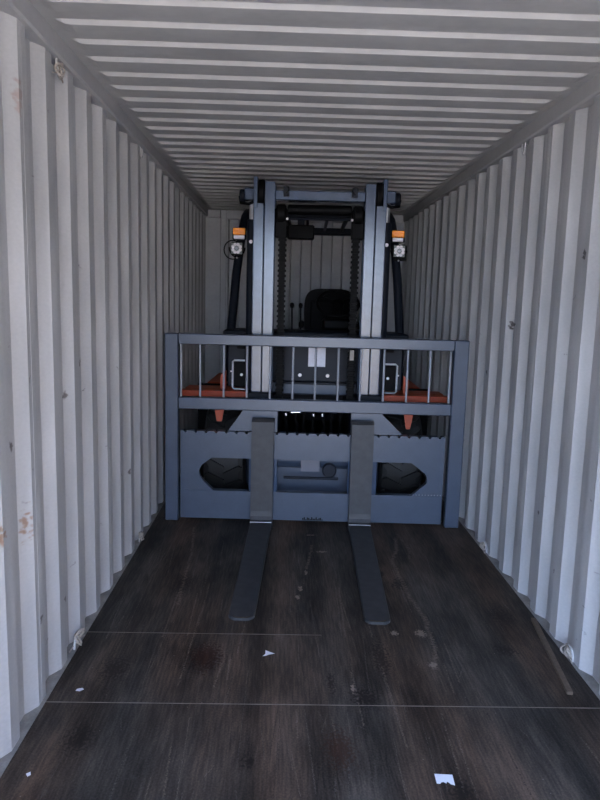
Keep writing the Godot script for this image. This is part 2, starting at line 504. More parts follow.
func build_container() -> void:
	var wl := side_wall(-1.0, -2.549, M.wall_left, "wall_left", "pale grey corrugated steel wall on the left with rust spots")
	var wr := side_wall(1.0, -2.603, M.wall_right, "wall_right", "pale grey corrugated steel wall on the right with black chips")
	for c in [[wl, -1.0, 2.572, -2.975, true], [wl, -1.0, 0.03, -3.04, false], [wl, -1.0, 0.03, -4.47, false], [wr, 1.0, 0.035, -2.985, false], [wr, 1.0, 0.035, -4.37, false], [wr, 1.0, 2.572, -4.15, true], [wr, 1.0, 2.572, -2.8, true], [wl, -1.0, 2.572, -4.6, true]]:
		lashing_ring(c[0], c[1], c[2], c[3], c[4])
	# ceiling: die-stamped transverse corrugation, five to a roof panel
	var ceil := base("ceiling", Vector3(0, ROOF_Y, (Z_BACK + Z_OPEN) / 2))
	tag(ceil, "pale grey corrugated steel roof with transverse ridges", "ceiling", "", "structure")
	var prof := []      # (offset going -z, depth 0..1), ridge hangs down; the door-facing slope starts at 0
	for a in [[0.0, 0.0], [0.002, 0.05], [0.014, 0.95], [0.016, 1.0], [0.100, 1.0], [0.102, 0.95], [0.114, 0.05], [0.116, 0.0]]:
		prof.append(a)
	var xs := [-1.155, -1.125, -1.112, -1.100, -1.088, -1.075, -1.055, 0.0, 1.055, 1.075, 1.088, 1.100, 1.112, 1.125, 1.155]
	var fade := func(x: float) -> float:
		var t := clampf((1.122 - absf(x)) / 0.06, 0, 1)
		return t * t * (3 - 2 * t)
	var z0 := -2.552
	var kk := int(floor((Z_OPEN - z0) / ROOF_PITCH))
	var zst := z0 + kk * ROOF_PITCH
	var total := int((zst - Z_BACK) / ROOF_PITCH)
	var panel := 5
	var done := 0
	while done < total:
		var n := mini(panel, total - done)
		var rows := []
		for k in n:
			for a in prof:
				rows.append([zst - (done + k) * ROOF_PITCH - a[0], a[1]])
		var zend := zst - (done + n) * ROOF_PITCH
		if done + n >= total: zend = Z_BACK - 0.02
		rows.append([zend, 0.0])
		if done == 0: rows.push_front([Z_OPEN, 0.0])
		var st := mb()
		for lay in [0.0, 0.004]:
			st.set_smooth_group(-1)
			for i in rows.size() - 1:
				for j in xs.size() - 1:
					var f := func(ii: int, jj: int) -> Vector3:
						return Vector3(xs[jj], lay - 0.0165 * rows[ii][1] * fade.call(xs[jj]), rows[ii][0] - ceil.position.z)
					quad(st, f.call(i, j), f.call(i, j + 1), f.call(i + 1, j + 1), f.call(i + 1, j), Vector3(0, -1 if lay == 0.0 else 1, 0))
		build(st, "roof_panel", M.roof, ceil)
		done += n
	# closed end: corner posts, header, sill and a corrugated sheet
	var back := base("wall_back", Vector3(0, 0, Z_BACK))
	tag(back, "corrugated steel end wall of the container behind the forklift", "wall", "", "structure")
	for s in [-1.0, 1.0]:
		var st := mb()
		bx(st, s * 1.0, s * 1.23, 0, 2.685, -0.10, 0.0, 0.006)
		build(st, "corner_post", M.shell, back)
		st = mb()
		bx(st, s * 1.005, s * 1.17, 2.585, 2.675, -0.01, 0.035, 0.006)
		build(st, "corner_block", M.shell, back)
		st = mb()
		bx(st, s * 0.935, s * 1.0, 0, 2.682, -0.10, 0.012, 0.005)
		build(st, "post_strip", M.shell, back)
	var st2 := mb()
	bx(st2, -0.935, 0.935, 2.575, 2.685, -0.10, 0.012, 0.005)
	build(st2, "end_header", M.shell, back)
	st2 = mb()
	bx(st2, -0.935, 0.935, -0.05, 0.06, -0.10, 0.012, 0.005)
	build(st2, "end_sill", M.shell, back)
	st2 = mb()
	bx(st2, -1.23, 1.23, 2.686, 2.75, -0.101, 0.03, 0.0)
	build(st2, "end_cap", M.shell, back)
	st2 = mb()
	bx(st2, -1.23, 1.23, -0.1, 2.75, -0.125, -0.101, 0.0)
	build(st2, "outer_sheet", M.shell, back)
	var pts := []
	var deep := 0
	var xl := -0.17 - 0.1235 * 6
	pts.append([-0.94, 0])
	while xl < 0.93:
		pts.append([xl - 0.009, deep])
		deep = 1 - deep
		pts.append([xl + 0.009, deep])
		xl += 0.1235
	pts.append([0.94, deep])
	for p0 in range(0, pts.size() - 1, 12):     # sheets of three corrugations
		var sh := mb()
		for j in range(p0, mini(p0 + 12, pts.size() - 1)):
			var za: float = -0.012 - 0.042 * pts[j][1]
			var zb: float = -0.012 - 0.042 * pts[j + 1][1]
			quad(sh, Vector3(pts[j][0], 0.05, za), Vector3(pts[j + 1][0], 0.05, zb), Vector3(pts[j + 1][0], 2.58, zb), Vector3(pts[j][0], 2.58, za), Vector3(0, 0, 1))
			quad(sh, Vector3(pts[j][0], 0.05, za - 0.003), Vector3(pts[j + 1][0], 0.05, zb - 0.003), Vector3(pts[j + 1][0], 2.58, zb - 0.003), Vector3(pts[j][0], 2.58, za - 0.003), Vector3(0, 0, -1))
		build(sh, "corrugated_sheet", M.shell, back)
	# deck: plywood panels on a dark underframe, pale filler in the joints
	var fl := base("floor", Vector3(0, 0, (Z_BACK + Z_OPEN) / 2))
	tag(fl, "dark scratched plywood container deck with pale joints", "floor", "", "structure")
	var fz := fl.position.z
	var us := mb()
	bx(us, -X_OUT, X_OUT, -0.12, -0.029, Z_BACK - 0.1 - fz, Z_OPEN - fz, 0.0)
	build(us, "underframe", M.underframe, fl)
	var g := 0.003
	for col in [[-DECK_X, 0.0, [Z_OPEN, -0.165, -2.58, -3.17, -5.57, Z_BACK]], [0.0, DECK_X, [Z_OPEN, -0.165, -2.58, -4.98, -7.38, Z_BACK]]]:
		var zs: Array = col[2]
		for i in zs.size() - 1:
			deck_panel(fl, col[0] + (0.0 if col[0] < 0 else 0.0002), col[1] - (0.0002 if col[0] < 0 else 0.0), zs[i] - (g if i > 0 else 0.0), zs[i + 1] + g, M.floor_pale if zs[i] == -2.58 and col[0] < 0 else M.floor)
			if i > 0:
				var js := mb()
				bx(js, col[0], col[1], -0.028, -0.0004, zs[i] - g - fz, zs[i] + g - fz, 0.0)
				build(js, "joint_filler", M.seam, fl)
	# the yard outside, seen only by the light
	var yard := mb()
	box(yard, Vector3.ZERO, Vector3(60, 0.3, 60), 0.0)
	var yo := build(yard, "yard_ground", M.yard)
	yo.position = Vector3(0, -0.4, Z_OPEN + 30.02)
	# long cream warehouse beside the yard: its sunlit front throws a neutral light on the left wall
	var wh := mb()
	bx(wh, 5.0, 14.0, -0.26, 6.0, 4.0, 58.0, 0.05)
	var wo := build(wh, "warehouse", M.cream)
	tag(wo, "long sunlit cream warehouse beside the yard", "building", "", "structure")
	tag(yo, "concrete yard outside the open container end", "ground", "", "structure")

func deck_panel(fl: Node3D, x0: float, x1: float, z0: float, z1: float, mat: Material) -> void:
	var st := mb()
	var fz := fl.position.z
	var cut := [z0]
	var f := func(x: float, z: float) -> void:
		st.set_uv(Vector2((x + DECK_X) / (2 * DECK_X), (FL_Z0 - z) / FL_LEN))
	for yy in [0.0, -0.028]:
		var vs := [[x0, z0], [x1, z0], [x1, z1], [x0, z1]]
		var ord := [0, 3, 2, 0, 2, 1] if yy < 0.0 else [0, 1, 2, 0, 2, 3]
		# clockwise seen from above
		if yy == 0.0: ord = [0, 2, 1, 0, 3, 2]
		for k in ord:
			f.call(vs[k][0], vs[k][1])
			st.add_vertex(Vector3(vs[k][0], yy, vs[k][1] - fz))
	for e in [[x0, z0, x1, z0, Vector3(0, 0, 1)], [x1, z1, x0, z1, Vector3(0, 0, -1)], [x0, z1, x0, z0, Vector3(-1, 0, 0)], [x1, z0, x1, z1, Vector3(1, 0, 0)]]:
		f.call(e[0], e[1])
		quad(st, Vector3(e[0], 0, e[1] - fz), Vector3(e[2], 0, e[3] - fz), Vector3(e[2], -0.028, e[3] - fz), Vector3(e[0], -0.028, e[1] - fz), e[4])
	build(st, "plywood_panel", mat, fl)

func lashing_ring(wall: Node3D, s: float, y: float, z: float, high: bool) -> void:
	var st := mb()
	var c := Vector3(s * (X_IN - 0.004), y, z) - wall.position
	var pts := []
	if high:      # a small hoop hanging below the top rail
		for k in 9:
			var a := PI * k / 8.0
			pts.append(c + Vector3(0, 0.028 - sin(a) * 0.06, cos(a) * 0.026))
	else:         # a hoop standing on the bottom rail
		for k in 9:
			var a := PI * k / 8.0
			pts.append(c + Vector3(0, -0.03 + sin(a) * 0.055, cos(a) * 0.045))
	tube(st, pts, 0.0055, 8)
	build(st, "lashing_ring", M.shell, wall)

# ---------------------------------------------------------------- things lying about
func knot(called: String, at: Vector3, size: float, seed_: int, label: String) -> void:
	var o := base(called, at)
	tag(o, label, "strap", "torn strap ends on the lashing rings")
	var r := RandomNumberGenerator.new()
	r.seed = seed_
	var st := mb()
	for k in 3:
		var pts := []
		var c := Vector3(r.randf_range(-0.008, 0.008), size * 0.5, r.randf_range(-0.015, 0.015))
		var ax := Vector3(r.randf_range(-0.4, 0.4), 1, r.randf_range(-0.8, 0.8)).normalized()
		var u := ax.cross(Vector3.RIGHT).normalized()
		for q in 12:
			var a := TAU * q / 12
			pts.append(c + u * cos(a) * size * 0.45 * r.randf_range(0.8, 1.1) + ax * sin(a) * size * 0.42 + Vector3(1, 0, 0) * sin(2 * a) * size * 0.15)
		tube(st, pts, 0.0045, 6, true)
	build(st, "loop", M.strap, o)
	st = mb()
	for k in 2:
		var d := Vector3(r.randf_range(-0.3, 0.3), -0.35, -1.0 if k == 0 else 1.0)
		var p0 := Vector3(0, size * 0.4, 0)
		tube(st, [p0, p0 + d * size * 0.5, Vector3(p0.x + d.x * size, 0.004, d.z * size * 1.1)], 0.0035, 6)
	build(st, "loose_end", M.strap, o)

func scrap(poly: Array, at: Vector3, label: String, fold: float) -> void:
	# torn paper: an outline with its own thickness, one half curling up a little
	var st := mb()
	var p := v2(poly)
	var idx := Geometry2D.triangulate_polygon(p)
	var lift := func(v: Vector2) -> float:
		return maxf(0.0, v.x) * fold + 0.001
	for k in range(0, idx.size(), 3):
		for lay in [0, 1]:
			var q := []
			for j in 3:
				var v := p[idx[k + j]]
				q.append(Vector3(v.x, lift.call(v) + lay * 0.0006, v.y))
			tri(st, q[0], q[1], q[2], Vector3(0, 1 if lay == 1 else -1, 0))
	var c := Vector2.ZERO
	for v in p: c += v / p.size()
	for i in p.size():
		var a := p[i]
		var b := p[(i + 1) % p.size()]
		var o := (a + b) / 2 - c
		quad(st, Vector3(a.x, lift.call(a), a.y), Vector3(b.x, lift.call(b), b.y), Vector3(b.x, lift.call(b) + 0.0006, b.y), Vector3(a.x, lift.call(a) + 0.0006, a.y), Vector3(o.x, 0, o.y))
	var m := build(st, "paper_scrap", M.paper)
	m.position = at
	tag(m, label, "paper", "paper scraps on the deck")

func build_litter() -> void:
	scrap([-0.0323, -0.0298, 0.0306, -0.0229, 0.0272, 0.0298, 0.0187, 0.0255, 0.0136, 0.0229, 0.0102, 0.0153, 0.0034, 0.0102, 0.0, 0.0187, -0.0085, 0.011, -0.017, 0.0136, -0.0221, 0.0204, -0.034, 0.0187], Vector3(0.382, 0, -2.143), "square torn white paper scrap nearest the camera", 0.06)
	scrap([-0.012, -0.028, 0.008, -0.010, 0.032, 0.016, 0.004, 0.014, -0.008, 0.022, -0.024, 0.026, -0.012, 0.006], Vector3(-0.262, 0, -2.985), "small three-pointed white paper scrap beyond the half-width deck joint", 0.25)
	scrap([-0.014, -0.006, 0.006, -0.012, 0.018, 0.002, 0.002, 0.012, -0.016, 0.008], Vector3(-1.047, 0, -2.667), "tiny white paper flake beside the left wall near the full-width joint", 0.2)
	scrap([-0.010, -0.004, 0.002, -0.014, 0.010, 0.004, 0.0, 0.010], Vector3(-1.07, 0, -2.15), "tiny white paper flake in the lower left corner of the deck", 0.2)
	# thin wooden lath by the right wall
	var a := Vector3(1.137, 0.0, -3.36)
	var b := Vector3(1.045, 0.0, -2.672)
	var l := mb()
	var len := a.distance_to(b)
	box(l, Vector3(0, 0.009, 0), Vector3(0.026, 0.016, len), 0.002)
	var o := build(l, "wooden_lath", M.lath)
	o.position = (a + b) / 2
	o.rotation.y = atan2(b.x - a.x, b.z - a.z)
	tag(o, "thin brown wooden lath lying beside the right wall", "lath")
	knot("strap_remnant", Vector3(-1.163, 0.004, -3.04), 0.075, 1, "tangled pale strap remnant at the left wall foot nearer the camera")
	knot("strap_remnant", Vector3(-1.163, 0.004, -4.46), 0.06, 2, "pale strap remnant at the left wall foot close to the forklift")
	knot("strap_remnant", Vector3(1.163, 0.004, -2.985), 0.06, 3, "pale strap remnant at the right wall foot beside the lath")
	knot("strap_remnant", Vector3(1.163, 0.004, -4.37), 0.055, 4, "pale strap remnant at the right wall foot close to the forklift")
	knot("strap_remnant", Vector3(-1.163, 2.53, -2.975), 0.06, 5, "pale knotted strap remnant hanging under the left top rail")

# ---------------------------------------------------------------- the forklift
func build_forklift() -> void:
	var t := base("forklift", Vector3(0.012, 0, -4.86))
	t.rotation_degrees.y = -1.8
	tag(t, "blue-grey forklift with wide load backrest parked inside the container", "forklift")
	backrest(t)
	carriage(t)
	fork(t, -0.368, -0.2, "left")
	fork(t, 0.350, -0.5, "right")
	mast(t)
	chassis(t)
	guard_and_cab(t)
	lamps(t)

func backrest(t: Node3D) -> void:
	var b := base("load_backrest", Vector3(0, 0, 0), t)
	for s in [[-1.088, -0.992], [0.988, 1.092]]:
		var st := mb()
		bx(st, s[0], s[1], 0.006, 1.395, -0.05, 0.02, 0.006)
		build(st, "post", M.blue, b)
	var st := mb()
	bx(st, -0.992, 0.988, 1.318, 1.395, -0.045, 0.015, 0.006)
	build(st, "top_bar", M.blue, b)
	st = mb()
	bx(st, -0.992, 0.988, 0.848, 0.935, -0.045, 0.015, 0.006)
	build(st, "lower_bar", M.blue, b)
	var rod := mb()
	cyl(rod, axis_y(Vector3.ZERO), 0.008, 0.933, 1.32, 10, 0.0)
	var rm := mesh_of(rod)
	for x in [-0.976, -0.837, -0.665, -0.498, -0.330, -0.165, -0.002, 0.163, 0.325, 0.493, 0.662, 0.825, 0.970]:
		var r := put(rm, "bar", M.rod, b)
		r.position = Vector3(x, 0, -0.015)
	# trapezoid gussets between the lower bar and the carriage
	for s in [v2([-0.27, 0.69, -0.27, 0.87, -0.505, 0.87, -0.630, 0.69]), v2([0.27, 0.69, 0.27, 0.87, 0.465, 0.87, 0.650, 0.69])]:
		st = mb()
		extrude(st, s, -0.05, -0.02)
		build(st, "gusset", M.blue, b)

func carriage(t: Node3D) -> void:
	var c := base("carriage", Vector3.ZERO, t)
	# upper bar with locating notches along its top edge
	var top := []
	var pts := [-0.978, 0.487]
	var x := -0.94
	pts.append_array([-0.978, 0.686])
	while x < 0.95:
		pts.append_array([x - 0.011, 0.686, x - 0.009, 0.672, x + 0.009, 0.672, x + 0.011, 0.686])
		x += 0.0745
	pts.append_array([0.962, 0.686, 0.962, 0.487])
	var st := mb()
	extrude(st, v2(pts), -0.06, 0.0)
	build(st, "upper_bar", M.blue, c)
	st = mb()
	extrude(st, v2([-0.978, 0.026, -0.978, 0.238, 0.962, 0.238, 0.962, 0.026]), -0.06, 0.0)
	build(st, "lower_bar", M.blue, c)
	# end plates with a pointed cut-out
	st = mb()
	extrude(st, v2([-0.978, 0.2365, -0.978, 0.4885, -0.745, 0.4885, -0.790, 0.455, -0.825, 0.425, -0.842, 0.385, -0.838, 0.35, -0.825, 0.325, -0.735, 0.2365]), -0.05, -0.004)
	build(st, "end_plate", M.blue, c)
	st = mb()
	extrude(st, v2([0.962, 0.2365, 0.962, 0.4885, 0.722, 0.4885, 0.832, 0.405, 0.845, 0.375, 0.842, 0.335, 0.735, 0.2365]), -0.05, -0.004)
	build(st, "end_plate", M.blue, c)
	for s in [[-0.474, -0.263], [0.257, 0.473]]:
		st = mb()
		bx(st, s[0], s[1], 0.2365, 0.4885, -0.10, -0.008, 0.003)
		build(st, "inner_plate", M.mast, c)
	st = mb()
	for k in 11:
		cyl(st, axis_z(Vector3(0.725 + k * 0.0225, 0.247, 0.0)), 0.0035, -0.006, 0.0015, 8, 0.0)
	build(st, "weld_spots", M.bare, c)
	st = mb()
	for k in 14:
		var h := 0.016 + 0.008 * sin(k * 2.3)
		bx(st, -0.068 + k * 0.011, -0.059 + k * 0.011, 0.030, 0.030 + h, 0.0, 0.0006, 0.0)
	build(st, "stamped_mark", M.black, c)

func fork(t: Node3D, x: float, turn: float, side: String) -> void:
	var f := base("fork", Vector3(x, 0, 0.0), t)
	f.rotation_degrees.y = turn
	# shank: side outline extruded across
	var w := 0.160
	var st := mb()
	var q := Transform3D(Basis(Vector3(0, 0, 1), Vector3(0, 1, 0), Vector3(-1, 0, 0)), Vector3.ZERO)
	var side_outline := v2([0.022, 0.800, 0.078, 0.800, 0.100, 0.780, 0.100, 0.12, 0.104, 0.085, 0.118, 0.062, 0.145, 0.052, 0.15, 0.004, 0.05, 0.004, 0.028, 0.03, 0.022, 0.08])
	extrude(st, side_outline, -w / 2, w / 2, q)
	build(st, "shank", M.fork, f)
	# blade: seen from above it keeps its width and ends in a rounded tip; it thins towards the tip
	st = mb()
	var L := 1.57
	var us := [0.0, 0.2, 0.4, 0.6, 0.8, 0.92, 0.955, 0.97, 0.98, 0.988, 0.995, 1.0]
	var n := us.size() - 1
	var prev: Array = []
	for k in n + 1:
		var u: float = us[k]
		var z := 0.145 + (L - 0.145) * u
		var hw := 0.075 - 0.006 * u
		var tipd := (L - z)
		if tipd < 0.06: hw = minf(hw, 0.069 * sqrt(maxf(0.0, 1.0 - pow(1.0 - tipd / 0.06, 3.0) * 0.75)))
		var top := 0.052 - 0.034 * u
		var row := [Vector3(-hw, 0.004, z), Vector3(-hw, top - 0.004, z), Vector3(-hw + 0.006, top, z), Vector3(hw - 0.006, top, z), Vector3(hw, top - 0.004, z), Vector3(hw, 0.004, z)]
		if prev:
			for j in 6:
				var j2 := (j + 1) % 6
				var mid: Vector3 = (row[j] + row[j2]) * 0.5 - Vector3(0, (top + 0.004) / 2, z)
				quad(st, prev[j], prev[j2], row[j2], row[j], Vector3(mid.x * 0.1, mid.y, 0) if j == 2 or j == 5 else Vector3(signf(mid.x), 0.2 if j in [1, 3] else 0.0, 0))
		prev = row
	for j in range(1, 5):
		tri(st, prev[0], prev[j], prev[j + 1], Vector3(0, 0, 1))
	build(st, "blade", M.fork, f)
	# bare, worn lip along the tip
	st = mb()
	var lip := []
	for k in 9:
		var a := -1.0 + 2.0 * k / 8.0
		lip.append(Vector3(a * 0.064, 0.0125, L - 0.010 - 0.040 * absf(a * a * a)))
	tube(st, lip, 0.007, 6)
	build(st, "worn_tip", M.fork_worn, f)
	# pale weld line where shank meets blade
	st = mb()
	tube(st, [Vector3(-0.079, 0.053, 0.148), Vector3(0.079, 0.053, 0.148)], 0.004, 6)
	build(st, "heel_line", M.bare, f)

func mast(t: Node3D) -> void:
	var m := base("mast", Vector3(0, 0, 0), t)
	for s in [-1.0, 1.0]:
		# outer channel: front flange stops below the roller, a narrow web goes on up
		var st := mb()
		bx(st, s * 0.405, s * 0.476, 0.10, 2.335, -0.175, -0.155, 0.003)
		bx(st, s * 0.452, s * 0.482, 0.10, 2.522, -0.33, -0.176, 0.003)
		bx(st, s * 0.452, s * 0.479, 2.30, 2.520, -0.18, -0.150, 0.003)
		bx(st, s * 0.405, s * 0.476, 0.10, 2.335, -0.33, -0.31, 0.003)
		build(st, "outer_rail", M.mast, m)
		st = mb()
		bx(st, s * 0.325, s * 0.398, 0.12, 2.485, -0.168, -0.145, 0.003)
		bx(st, s * 0.372, s * 0.398, 0.12, 2.485, -0.300, -0.168, 0.003)
		bx(st, s * 0.325, s * 0.398, 0.12, 2.485, -0.32, -0.30, 0.003)
		build(st, "inner_rail", M.mast, m)
		# black roller between them at the top
		st = mb()
		cyl(st, axis_x(Vector3(0, 2.415, -0.235)), 0.095, minf(s * 0.402, s * 0.450), maxf(s * 0.402, s * 0.450), 24, 0.008)
		build(st, "roller", M.black, m)
		st = mb()
		cyl(st, axis_x(Vector3(0, 2.415, -0.235)), 0.028, minf(s * 0.398, s * 0.455), maxf(s * 0.398, s * 0.455), 14)
		build(st, "roller_pin", M.guard, m)
		# lift cylinder tucked outside the rail, with its head block
		st = mb()
		cyl(st, axis_y(Vector3(s * 0.505, 0, -0.36)), 0.022, 1.9, 2.44, 14, 0.003)
		build(st, "piston_rod", M.bare, m)
		st = mb()
		cyl(st, axis_y(Vector3(s * 0.51, 0, -0.36)), 0.032, 0.2, 2.24, 16, 0.004)
		build(st, "lift_cylinder", M.guard, m)
		st = mb()
		bx(st, s * 0.485, s * 0.560, 2.375, 2.462, -0.40, -0.30, 0.006)
		build(st, "cylinder_head", M.mast, m)
		st = mb()
		cyl(st, axis_x(Vector3(0, 2.41, -0.35)), 0.048, minf(s * 0.555, s * 0.598), maxf(s * 0.555, s * 0.598), 16, 0.008)
		build(st, "head_cap", M.guard, m)
		st = mb()
		tube(st, [Vector3(s * 0.485, 2.37, -0.33), Vector3(s * 0.53, 2.35, -0.33), Vector3(s * 0.59, 2.36, -0.35), Vector3(s * 0.60, 2.41, -0.38)], 0.011, 8)
		build(st, "hose", M.black, m)
		st = mb()
		cyl(st, axis_z(Vector3(s * 0.508, 2.075, -0.33)), 0.014, 0.0, 0.02, 12)
		build(st, "bolt", M.white_lens, m)
		# sheave and leaf chain
		st = mb()
		bx(st, s * 0.235, s * 0.325, 2.10, 2.31, -0.29, -0.20, 0.008)
		build(st, "sheave_block", M.black, m)
		st = mb()
		cyl(st, axis_x(Vector3(0, 2.27, -0.23)), 0.07, minf(s * 0.245, s * 0.315), maxf(s * 0.245, s * 0.315), 20, 0.01)
		build(st, "sheave", M.chain, m)
		st = mb()
		var y := 0.90
		var k := 0
		while y < 2.28:
			var wid := 0.062 if k % 2 == 0 else 0.046
			box(st, Vector3(s * 0.268, y, -0.215), Vector3(wid, 0.019, 0.030 if k % 2 == 0 else 0.022), 0.003)
			y += 0.0185
			k += 1
		build(st, "lift_chain", M.chain, m)
		# anchor bracket for the chain on the top beam
		st = mb()
		bx(st, s * 0.225, s * 0.265, 2.385, 2.45, -0.165, -0.12, 0.004)
		build(st, "chain_anchor", M.slate, m)
		st = mb()
		tube(st, [Vector3(s * 0.245, 2.45, -0.115), Vector3(s * 0.225, 2.43, -0.115), Vector3(s * 0.245, 2.40, -0.115)], 0.005, 6)
		build(st, "anchor_clip", M.black, m)
		# black foot block below the bright part of the rails
		st = mb()
		bx(st, s * 0.318, s * 0.50, 0.86, 0.965, -0.15, -0.10, 0.006)
		build(st, "roller_bracket", M.guard, m)
	var st := mb()
	bx(st, -0.325, 0.325, 2.362, 2.430, -0.30, -0.165, 0.005)
	build(st, "top_beam", M.mast, m)
	st = mb()
	cyl(st, axis_x(Vector3(0, 2.312, -0.29)), 0.036, -0.235, 0.235, 18, 0.006)
	build(st, "cross_tube", M.black, m)
	st = mb()
	cyl(st, axis_x(Vector3(0, 2.255, -0.36)), 0.010, -0.235, 0.235, 10, 0.002)
	build(st, "tie_rod", M.guard, m)
	for s in [-0.236, 0.236]:
		st = mb()
		cyl(st, axis_z(Vector3(s, 2.235, -0.215)), 0.010, 0.0, 0.02, 10)
		build(st, "rod_nut", M.white_lens, m)
	st = mb()
	bx(st, -0.47, 0.47, 0.12, 0.62, -0.40, -0.34, 0.01)
	build(st, "lower_plate", M.blue, m)
	st = mb()
	cyl(st, axis_x(Vector3(0, 0.43, -0.31)), 0.075, -0.30, 0.30, 20, 0.01)
	build(st, "tilt_tube", M.blue, m)
	st = mb()
	cyl(st, axis_z(Vector3(0.13, 0.36, -0.30)), 0.055, 0.0, 0.10, 22, 0.008)
	build(st, "pivot_boss", M.slate, m)
	st = mb()
	bx(st, -0.09, 0.055, 0.345, 0.47, -0.225, -0.218, 0.001)
	build(st, "data_plate", M.plate, m)
	st = mb()
	cyl(st, axis_x(Vector3(0, 0.30, -0.20)), 0.012, -0.22, 0.20, 10, 0.002)
	build(st, "hydraulic_pipe", M.slate, m)
	# hoses and fittings under the lower bar
	for k in 7:
		var x0 := -0.21 + k * 0.07
		st = mb()
		tube(st, [Vector3(x0, 0.60, -0.36), Vector3(x0 + 0.015 * sin(k * 2.0), 0.70, -0.28), Vector3(x0 - 0.01, 0.79, -0.25), Vector3(x0, 0.90, -0.30)], 0.013, 8)
		build(st, "hose", M.black, m)
		st = mb()
		cyl(st, axis_y(Vector3(x0 - 0.004, 0, -0.238)), 0.013, 0.775, 0.80, 6, 0.002)
		build(st, "fitting", M.chrome if k in [0, 3, 4] else M.chain, m)
	st = mb()
	cyl(st, axis_x(Vector3(0, 0.805, -0.23)), 0.009, -0.18, -0.10, 10)
	build(st, "fitting", M.chrome, m)

func wheel(t: Node3D, called: String, x0: float, x1: float, r: float, z: float) -> void:
	var w := base(called, Vector3((x0 + x1) / 2, r, z), t)
	var h := (x1 - x0) / 2
	var st := mb()
	lathe(st, [Vector2(r * 0.55, -h + 0.02), Vector2(r * 0.86, -h), Vector2(r * 0.955, -h + 0.02), Vector2(r * 0.985, -h + 0.055), Vector2(r * 0.985, h - 0.055), Vector2(r * 0.955, h - 0.02), Vector2(r * 0.86, h), Vector2(r * 0.55, h - 0.02)], axis_x(Vector3.ZERO), 40)
	build(st, "tire", M.rubber, w)
	# tread lugs, slanting in from both shoulders
	var lug := mb()
	extrude(lug, v2([-0.004, -0.028, h - 0.05, 0.03, h - 0.022, 0.072, h - 0.05, 0.085, -0.004, 0.018]), 0.0, 0.022)
	var lm := mesh_of(lug)
	var lug2 := mb()
	extrude(lug2, v2([0.004, -0.028, -h + 0.05, 0.03, -h + 0.022, 0.072, -h + 0.05, 0.085, 0.004, 0.018]), 0.0, 0.022)
	var lm2 := mesh_of(lug2)
	var n := 22
	for k in n:
		for q in 2:
			var a := TAU * (k + 0.5 * q) / n
			var o := put(lm if q == 0 else lm2, "tread_lug", M.rubber, w)
			o.transform = Transform3D(Basis(Vector3(1, 0, 0), a), Vector3.ZERO) * Transform3D(Basis.IDENTITY, Vector3(0, 0, r * 0.985 - 0.008))
	st = mb()
	lathe(st, [Vector2(0, -h + 0.05), Vector2(r * 0.3, -h + 0.05), Vector2(r * 0.5, -h + 0.03), Vector2(r * 0.56, -h + 0.012), Vector2(r * 0.56, h - 0.012), Vector2(r * 0.5, h - 0.03), Vector2(r * 0.3, h - 0.05), Vector2(0, h - 0.05)], axis_x(Vector3.ZERO), 32)
	build(st, "rim", M.orange, w)

